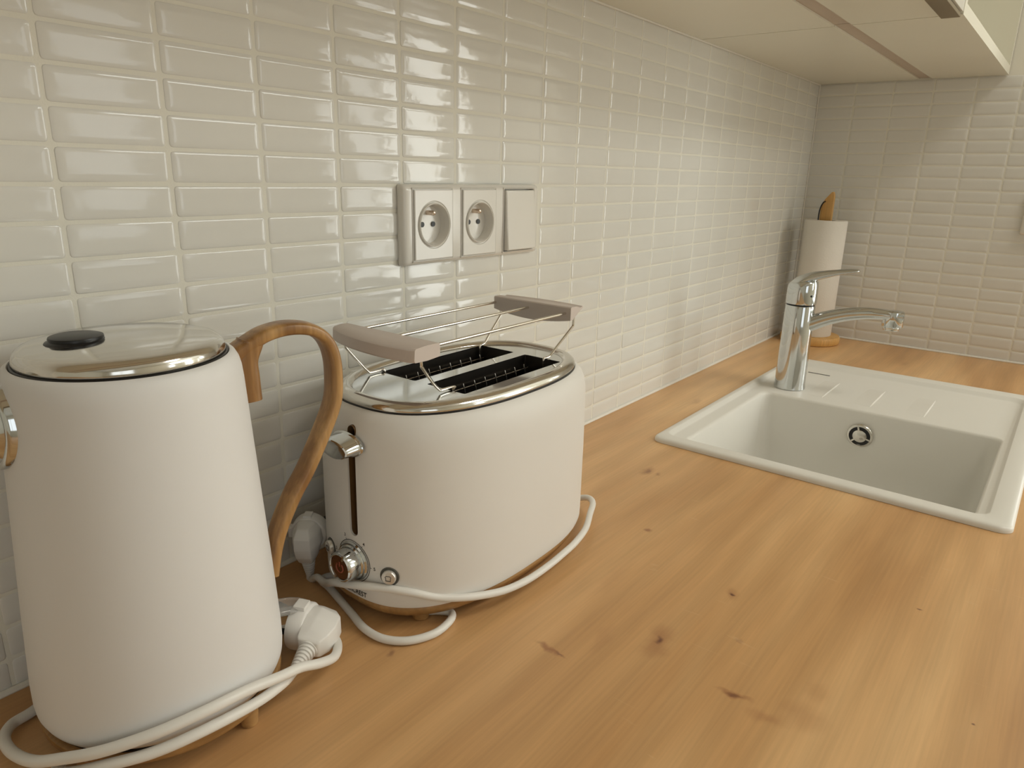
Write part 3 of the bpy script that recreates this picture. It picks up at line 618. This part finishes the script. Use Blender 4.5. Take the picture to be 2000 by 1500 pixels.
# ------------------------------------------------------------------ toaster
TX, TY, TH = .2782, -.1131, .010
TA, TB, TN = .1405, .0866, 2.55
def surf(y, A=TA, Bq=TB, n=TN): return -A*(1-min(1, abs(y/Bq))**n)**(1/n)
def snorm(y):
    d = 1e-4; dx = (surf(y+d)-surf(y-d))/(2*d); v = Vector((-1, dx, 0)); return v.normalized()
def toaster():
    t = root('toaster', 'white two-slot toaster with chrome top rim, warming rack and wooden base', 'toaster', (TX, TY, -.00426), TH); t.scale = (1.0117,)*3
    bpy.context.view_layer.update()
    RR = []
    for A, Bq, zz in ((.128, .075, .0222), (.1365, .083, .0226), (.1392, .0855, .0240), (.1403, .0864, .0270), (TA, TB, .034), (TA, TB, .100), (.1400, .0862, .150), (.1393, .0856, .164), (.1378, .0842, .1720), (.1352, .0818, .1782), (.1318, .0790, .1822), (.1280, .0768, .1844), (.1235, .0745, .1852), (.115, .066, .1852)):
        RR.append(sell(A, Bq, TN, zz))
    body = B().loft(RR).build('body', M['white'], t, angle=50)
    # cutters: lever slot, toast chambers
    sy = -.0050; cut = []
    sl = []
    for k in range(16):
        a = PI*k/15; sl.append((sy+.0046*math.cos(a), .1700+.0046*math.sin(a)))
    for k in range(16):
        a = PI+PI*k/15; sl.append((sy+.0046*math.cos(a), .0850+.0046*math.sin(a)))
    for half in (1,):
        c = B().loft([[Vector((-.150, y, zz)) for y, zz in sl], [Vector((-.1290, y, zz)) for y, zz in sl]]).build('c', M['white'])
        c.matrix_world = t.matrix_world; cut.append(c)
    SLx0, SLx1 = -.0575, .0830; SY = [(.0070, .0500), (-.0500, -.0070)]
    for y0, y1 in SY:
        c = B().box((SLx0, y0, .070), (SLx1, y1, .25)).build('c', M['white']); c.matrix_world = t.matrix_world; cut.append(c)
    bpy.context.view_layer.update(); boolean(body, cut); shade(body, 40)
    # brown metal edge of the lever slot; a dark plate paints the shade inside
    inner = []
    for sc_, x in ((1, -.1385), (1, -.1292)): inner.append([Vector((x, y, zz)) for y, zz in sl])
    inn = [[Vector((x, sy+(y-sy)*.93, .1275+(zz-.1275)*.994)) for y, zz in sl] for x in (-.1388, -.1292)]
    sb = B().loft(inn, False, False); sb.build('lever_slot', [M['brownrim']], t)
    B().box((-.1322, sy-.0044, .0815), (-.1300, sy+.0044, .1735)).build('slot_shade_plate', M['dark'], t)  # near-black plate, the slot's inner shade put into its colour
    # chrome rim and top plate
    rim = B().loft([sell(A, Bq, TN, zz) for A, Bq, zz in ((.1212, .0728, .1840), (.1240, .0756, .1846), (.1252, .0766, .1862), (.1252, .0766, .1880), (.1243, .0757, .1900), (.1222, .0738, .1920), (.1192, .0710, .1932), (.1162, .0682, .1932), (.1143, .0664, .1924), (.1132, .0654, .1908), (.1124, .0646, .1902), (.1124, .0646, .1845))], False, False)
    rim.build('top_rim', M['steel'], t, angle=60)
    B().loft([sell(.1290, .0792, TN, .1838), sell(.1290, .0792, TN, .1846)] if False else [sell(.1256, .0770, TN, .1840), sell(.1256, .0770, TN, .1858), sell(.1240, .0755, TN, .1866), sell(.122, .074, TN, .185)], False, False).build('rim_gap', M['black'], t)
    plate = B().loft([sell(.1126, .0648, TN, .1858), sell(.1126, .0648, TN, .1902)]).build('top_plate', M['chrome'], t)
    cut = []
    for y0, y1 in SY:
        c = B().box((SLx0, y0, .15), (SLx1, y1, .25), .002).build('c', M['white']); c.matrix_world = t.matrix_world; cut.append(c)
    bpy.context.view_layer.update(); boolean(plate, cut); shade(plate, 30)
    for y0, y1 in SY:
        b = B(); e = .0003
        ins = lambda q, zz: [Vector((x, y, zz)) for x, y in rrect(SLx0+q, SLx1-q, y0+q, y1-q, .0015, 3)]
        cb = b.loft([ins(.0002, .1895), ins(.0006, .070), ins(.0006, .0706)], False, True).build('toast_slot', M['darkmetal'], t, angle=30)
        b = B()
        for k in range(9):   # wire guides and heater rows
            x = SLx0+.010+k*.0150
            b.tube([(x, y0+.0060, .183), (x, y0+.0085, .176), (x, y0+.0090, .09)], .0007, 6, 1)
            b.tube([(x, y1-.0060, .183), (x, y1-.0085, .176), (x, y1-.0090, .09)], .0007, 6, 1)
        for zz in (.150, .165, .178):
            b.tube([(SLx0+.002, y0+.0050, zz), (SLx1-.002, y0+.0050, zz)], .0006, 6, 1); b.tube([(SLx0+.002, y1-.0050, zz), (SLx1-.002, y1-.0050, zz)], .0006, 6, 1)
        b.build('bread_guide', M['guard'], cb)
        B().box((SLx0+.004, (y0+y1)/2-.010, .140), (SLx1-.004, (y0+y1)/2+.010, .1415), .0004).build('bread_carrier', M['darkmetal'], cb)
    # wooden base and feet
    B().loft([sell(A, Bq, TN, zz) for A, Bq, zz in ((.120, .068, .0118), (.1310, .0782, .0120), (.1345, .0812, .0138), (.1372, .0838, .0180), (.1382, .0846, .0215), (.1372, .0838, .0232), (.12, .07, .0232))]).build('base', M['basewood'], t, angle=50)
    for sx in (-1, 1):
        for sy_ in (-1, 1):
            B().lathe([(.0062, .0042), (.0072, .0052), (.0075, .0125)], 24, (sx*.106, sy_*.0445, 0)).build('foot', M['basewood'], t)
    # lever
    cy, cz = -.0035, .1600; rg = []
    def lens(hw, hh, x, dy=0, dz=0): return [Vector((x, cy+dy+hw*math.cos(2*PI*k/48), cz+dz+hh*math.copysign(abs(math.sin(2*PI*k/48))**1.15, math.sin(2*PI*k/48)))) for k in range(48)]
    B().loft([lens(.0165, .0085, -.1390), lens(.0185, .0098, -.1412), lens(.0190, .0102, -.1424), lens(.0184, .0097, -.1434), lens(.0176, .0090, -.1440), lens(.0172, .0086, -.1460), lens(.0166, .0078, -.1530, 0, -.0004), lens(.0162, .0073, -.1558, 0, -.0006), lens(.0152, .0065, -.1565, 0, -.0007)]).build('lever', M['chrome'], t, angle=35)
    # browning dial
    kc = Vector((surf(-.003), -.003, .0572)); ax = snorm(-.003)
    dial = B().lathe([(.0172, -.004), (.0172, .0010), (.0160, .0022), (.0152, .0014), (.0148, .0030), (.0138, .0040), (.0130, .0036), (.0130, .0050), (.0128, .0125), (.0124, .0143), (.0112, .0152), (.0106, .0147), (.0104, .0138), (.0005, .0138)], 64, kc, ax).build('browning_dial', M['chrome'], t, angle=30)
    B().lathe([(.0103, .0138), (.0103, .0141), (.0005, .0141)], 48, kc, ax).build('dial_face', M['knobface'], dial)
    xv = Vector((0, -1, 0)); xv = (xv-ax*xv.dot(ax)).normalized(); zv = Vector((0, 0, 1))
    b = B(); pw = []
    for k in range(25):
        a = math.radians(90+38+k*(360-76)/24); pw.append(kc+ax*.0143+(xv*math.cos(a)+zv*math.sin(a))*.0040)
    b.tube(pw, .0006, 8, 1); b.tube([kc+ax*.0143+zv*.0012, kc+ax*.0143+zv*.0052], .0006, 8, 1); b.build('power_symbol', M['redmark'], dial)
    a = math.radians(62); d = xv*math.cos(a)+zv*math.sin(a); s_ = xv*-math.sin(a)+zv*math.cos(a)
    B().loft([[kc+ax*h_+d*r_+s_*q for r_, q in ((.0085, -.0007), (.0138, -.0007), (.0138, .0007), (.0085, .0007))] for h_ in (.0030, .0157)]).build('pointer', M['chrome'], dial, smooth=False)
    # printed ring, ticks, numerals and maker's lettering wrapped on the body
    def wrap(v, w_, lift=.00018): return (surf(v)-lift, v, w_)
    VV, FF = [], []
    def ribbon(pts, hw):
        k = len(VV)
        for (y, zz), (ny, nz) in pts:
            VV.append(wrap(y-ny*hw, zz-nz*hw)); VV.append(wrap(y+ny*hw, zz+nz*hw))
        for i in range(len(pts)-1): FF.append([k+2*i, k+2*i+1, k+2*i+3, k+2*i+2])
    cyk, czk = -.003, .0572
    ribbon([((cyk-.0182*math.cos(a), czk+.0182*math.sin(a)), (-math.cos(a), math.sin(a))) for a in [math.radians(-62+k*304/60) for k in range(61)]], .00028)
    for i, num in enumerate('654321'):
        a = math.radians(-60+i*58.0)
        y, zz = cyk-.0226*math.cos(a), czk+.0226*math.sin(a)
        ribbon([((cyk-q*math.cos(a), czk+q*math.sin(a)), (math.sin(a), math.cos(a))) for q in (.0186, .0200)], .00022)
        V2, F2 = text_mesh(num, .0040); k = len(VV)
        for v in V2: VV.append(wrap(y-v.x, zz+v.y))
        FF.extend([[q+k for q in ff] for ff in F2])
    V2, F2 = text_mesh('SILVERCREST', .0058); k = len(VV)
    for v in V2: VV.append(wrap(-v.x, .0292+v.y*1.05))
    FF.extend([[q+k for q in ff] for ff in F2])
    o = mesh('printed_marks', VV, FF, M['ink'], t, smooth=False)
    # push buttons
    def button(y, zz, r_, m_):
        c = Vector((surf(y), y, zz)); ax = snorm(y)
        rr = B().lathe([(r_*1.32, -.003), (r_*1.34, .0003), (r_*1.28, .0007), (r_*1.02, .0002), (r_*1.0, -.002)], 40, c, ax).build('button_ring', M['greyring'], t)
        bt = B().lathe([(r_, -.003), (r_, .0026), (r_*.93, .0034), (r_*.8, .0036), (.0003, .0037)], 40, c, ax).build('button', m_, t)
        x2 = Vector((0, 0, 1)).cross(ax).normalized(); P0 = c+ax*.00385; q = r_*.42
        lp = [P0 + x2*a*q + zv*b_*q for a, b_ in ((-.8, -.9), (-.8, .0), (-1, .35), (-.6, .75), (.6, .75), (1, .35), (.8, 0), (.8, -.9), (-.8, -.9))]
        B().tube(lp, .00022, 6, 1).build('button_symbol', M['ink'], bt)
    button(-.0381, .0530, .0060, M['silverbtn']); button(.0290, .0570, .0060, M['silverbtn'])
    # warming rack
    rack = root('x', '', '', (0, 0, 0)); bpy.data.objects.remove(rack, do_unlink=True)
    def grip(sgn):
        # curved bar: straight inner edge, bowed outer edge
        xi = -.0830 if sgn < 0 else .1030
        rg = []; n = 29; ya, yb = (-.0470, .0610) if sgn < 0 else (-.0460, .0500)
        for k in range(n):
            q = k/(n-1); y = ya+(yb-ya)*q; bow = 1-(2*q-1)**2; end = min(1, (1-abs(2*q-1))*12)**.5
            if sgn < 0:
                wo = (.0180+.0120*(1-q)**.7+.0070*bow)*(.93+.07*end); z0, z1 = .2255, .2372; x1 = xi-wo; xm = xi-wo*.5
                cs = [(xi, z0+.001), (xi, z1-.0012), (xi-.0010, z1), (xm, z1+.0003), (x1+.0020, z1-.0006), (x1+.0006, z1-.0018), (x1, z0+.0020), (x1+.0012, z0+.0004), (xm, z0)]
            else:
                wo = .0215+.0050*bow; z1 = .2400; z0 = .2270-.0050*bow; x1 = xi+wo
                cs = [(xi, z0), (xi, z1-.0010), (xi+.0010, z1), (xi+.010, z1-.0002), (x1-.004, z1-.0022), (x1, z1-.0012), (x1+.0002, z1-.0028), (x1-.006, z1-.0060), (xi+.007, z0+.002), (xi+.0045, z0)]
            rg.append([Vector((a, y, b)) for a, b in cs])
        return B().loft(rg).build('rack_grip', M['grip'], t, angle=38)
    gl, gr_ = grip(-1), grip(1)
    for y in (-.0395, .0056, .0480): B().tube([(-.0840, y, .2335), (.1040, y, .2335)], .00135, 10, 1).build('rack_bar', M['wire'], t)
    def leg(pts): B().tube([Vector(p) for p in pts], .00125, 10, 5).build('rack_leg', M['wire'], t)
    leg([(-.0960, -.0390, .2270), (-.0955, -.0390, .2200), (-.0940, -.0385, .2175), (-.0780, -.0345, .2010), (-.0700, -.0335, .1938), (-.0670, -.0333, .1925), (-.0540, -.0335, .1920), (-.0525, -.0350, .1920), (-.0560, -.0365, .1918)])
    leg([(-.0960, .0500, .2270), (-.0955, .0500, .2210), (-.0940, .0500, .2180), (-.0790, .0500, .2010), (-.0720, .0500, .1938), (-.0690, .0500, .1922), (-.0580, .0498, .1918), (-.0545, .0480, .1905), (-.0540, .0470, .170)])
    leg([(.1150, -.0420, .2300), (.1145, -.0420, .2210), (.1130, -.0415, .2180), (.0960, -.0370, .2020), (.0880, -.0350, .1940), (.0855, -.0345, .1922), (.0800, -.0340, .1915), (.0770, -.0340, .1900), (.0765, -.0345, .172), (.066, -.0345, .170)])
    leg([(.1120, .0470, .2300), (.1110, .0470, .2210), (.1095, .0470, .2180), (.0930, .0470, .2020), (.0850, .0470, .1935), (.0820, .0470, .1922), (.0790, .0470, .1915), (.0765, .0465, .1900), (.0760, .0460, .172)])
    # cord and plug
    ci, sn_ = math.cos(-TH), math.sin(-TH)
    def W(*pp):
        out = []
        for a, b_, c in pp:
            q = min(1, max(0, (c-.006)/.010)); k = 1+.0117*q
            a, b_, c = -.1978+k*(a+.1978), -.5385+k*(b_+.5385), .3639+k*(c-.3639)
            out.append((((a-TX)*ci-(b_-TY)*sn_)/1.0117, ((a-TX)*sn_+(b_-TY)*ci)/1.0117, (c+.00426)/1.0117))
        return out
    pc = W((.1500, -.0405, .0485))[0]
    end, rel = make_plug(t, pc, (.80, .58, .12), (-.12, -.10, -1), .88)
    pts = [tuple(end-rel*.006), tuple(end+rel*.002)] + W((.1405, -.0600, .0125), (.1345, -.0800, .0180), (.1270, -.1020, .0310), (.1262, -.1230, .0380), (.1295, -.1430, .0428), (.1380, -.1595, .0432), (.1500, -.1735, .0395), (.1665, -.1850, .0320), (.1830, -.1955, .0280), (.2020, -.2030, .0240), (.2250, -.2085, .0200), (.2520, -.2115, .0180), (.2810, -.2120, .0180), (.3080, -.2110, .0190), (.3340, -.2080, .0190), (.3640, -.2010, .0200), (.3930, -.1880, .0210), (.4170, -.1765, .0210), (.4280, -.1640, .0190), (.4300, -.1500, .0140), (.4270, -.1300, .0080), (.4180, -.1120, .0040), (.400, -.100, .0036))
    B().tube(pts, .0033, 14, 8).build('power_cord', M['cord'], t)
    pts = W((.1900, -.0800, .0036), (.1700, -.0640, .0036), (.1560, -.0540, .0036), (.1480, -.0560, .0040), (.1450, -.0700, .0045), (.1400, -.0900, .0040), (.1330, -.1160, .0036), (.1265, -.1400, .0036), (.1275, -.1620, .0036), (.1390, -.1790, .0036), (.1590, -.1880, .0036), (.1790, -.1860, .0036), (.1880, -.1795, .0036), (.1840, -.1700, .0036), (.1750, -.1600, .0036))
    B().tube(pts, .0033, 14, 8).build('power_cord', M['cord'], t)
toaster()
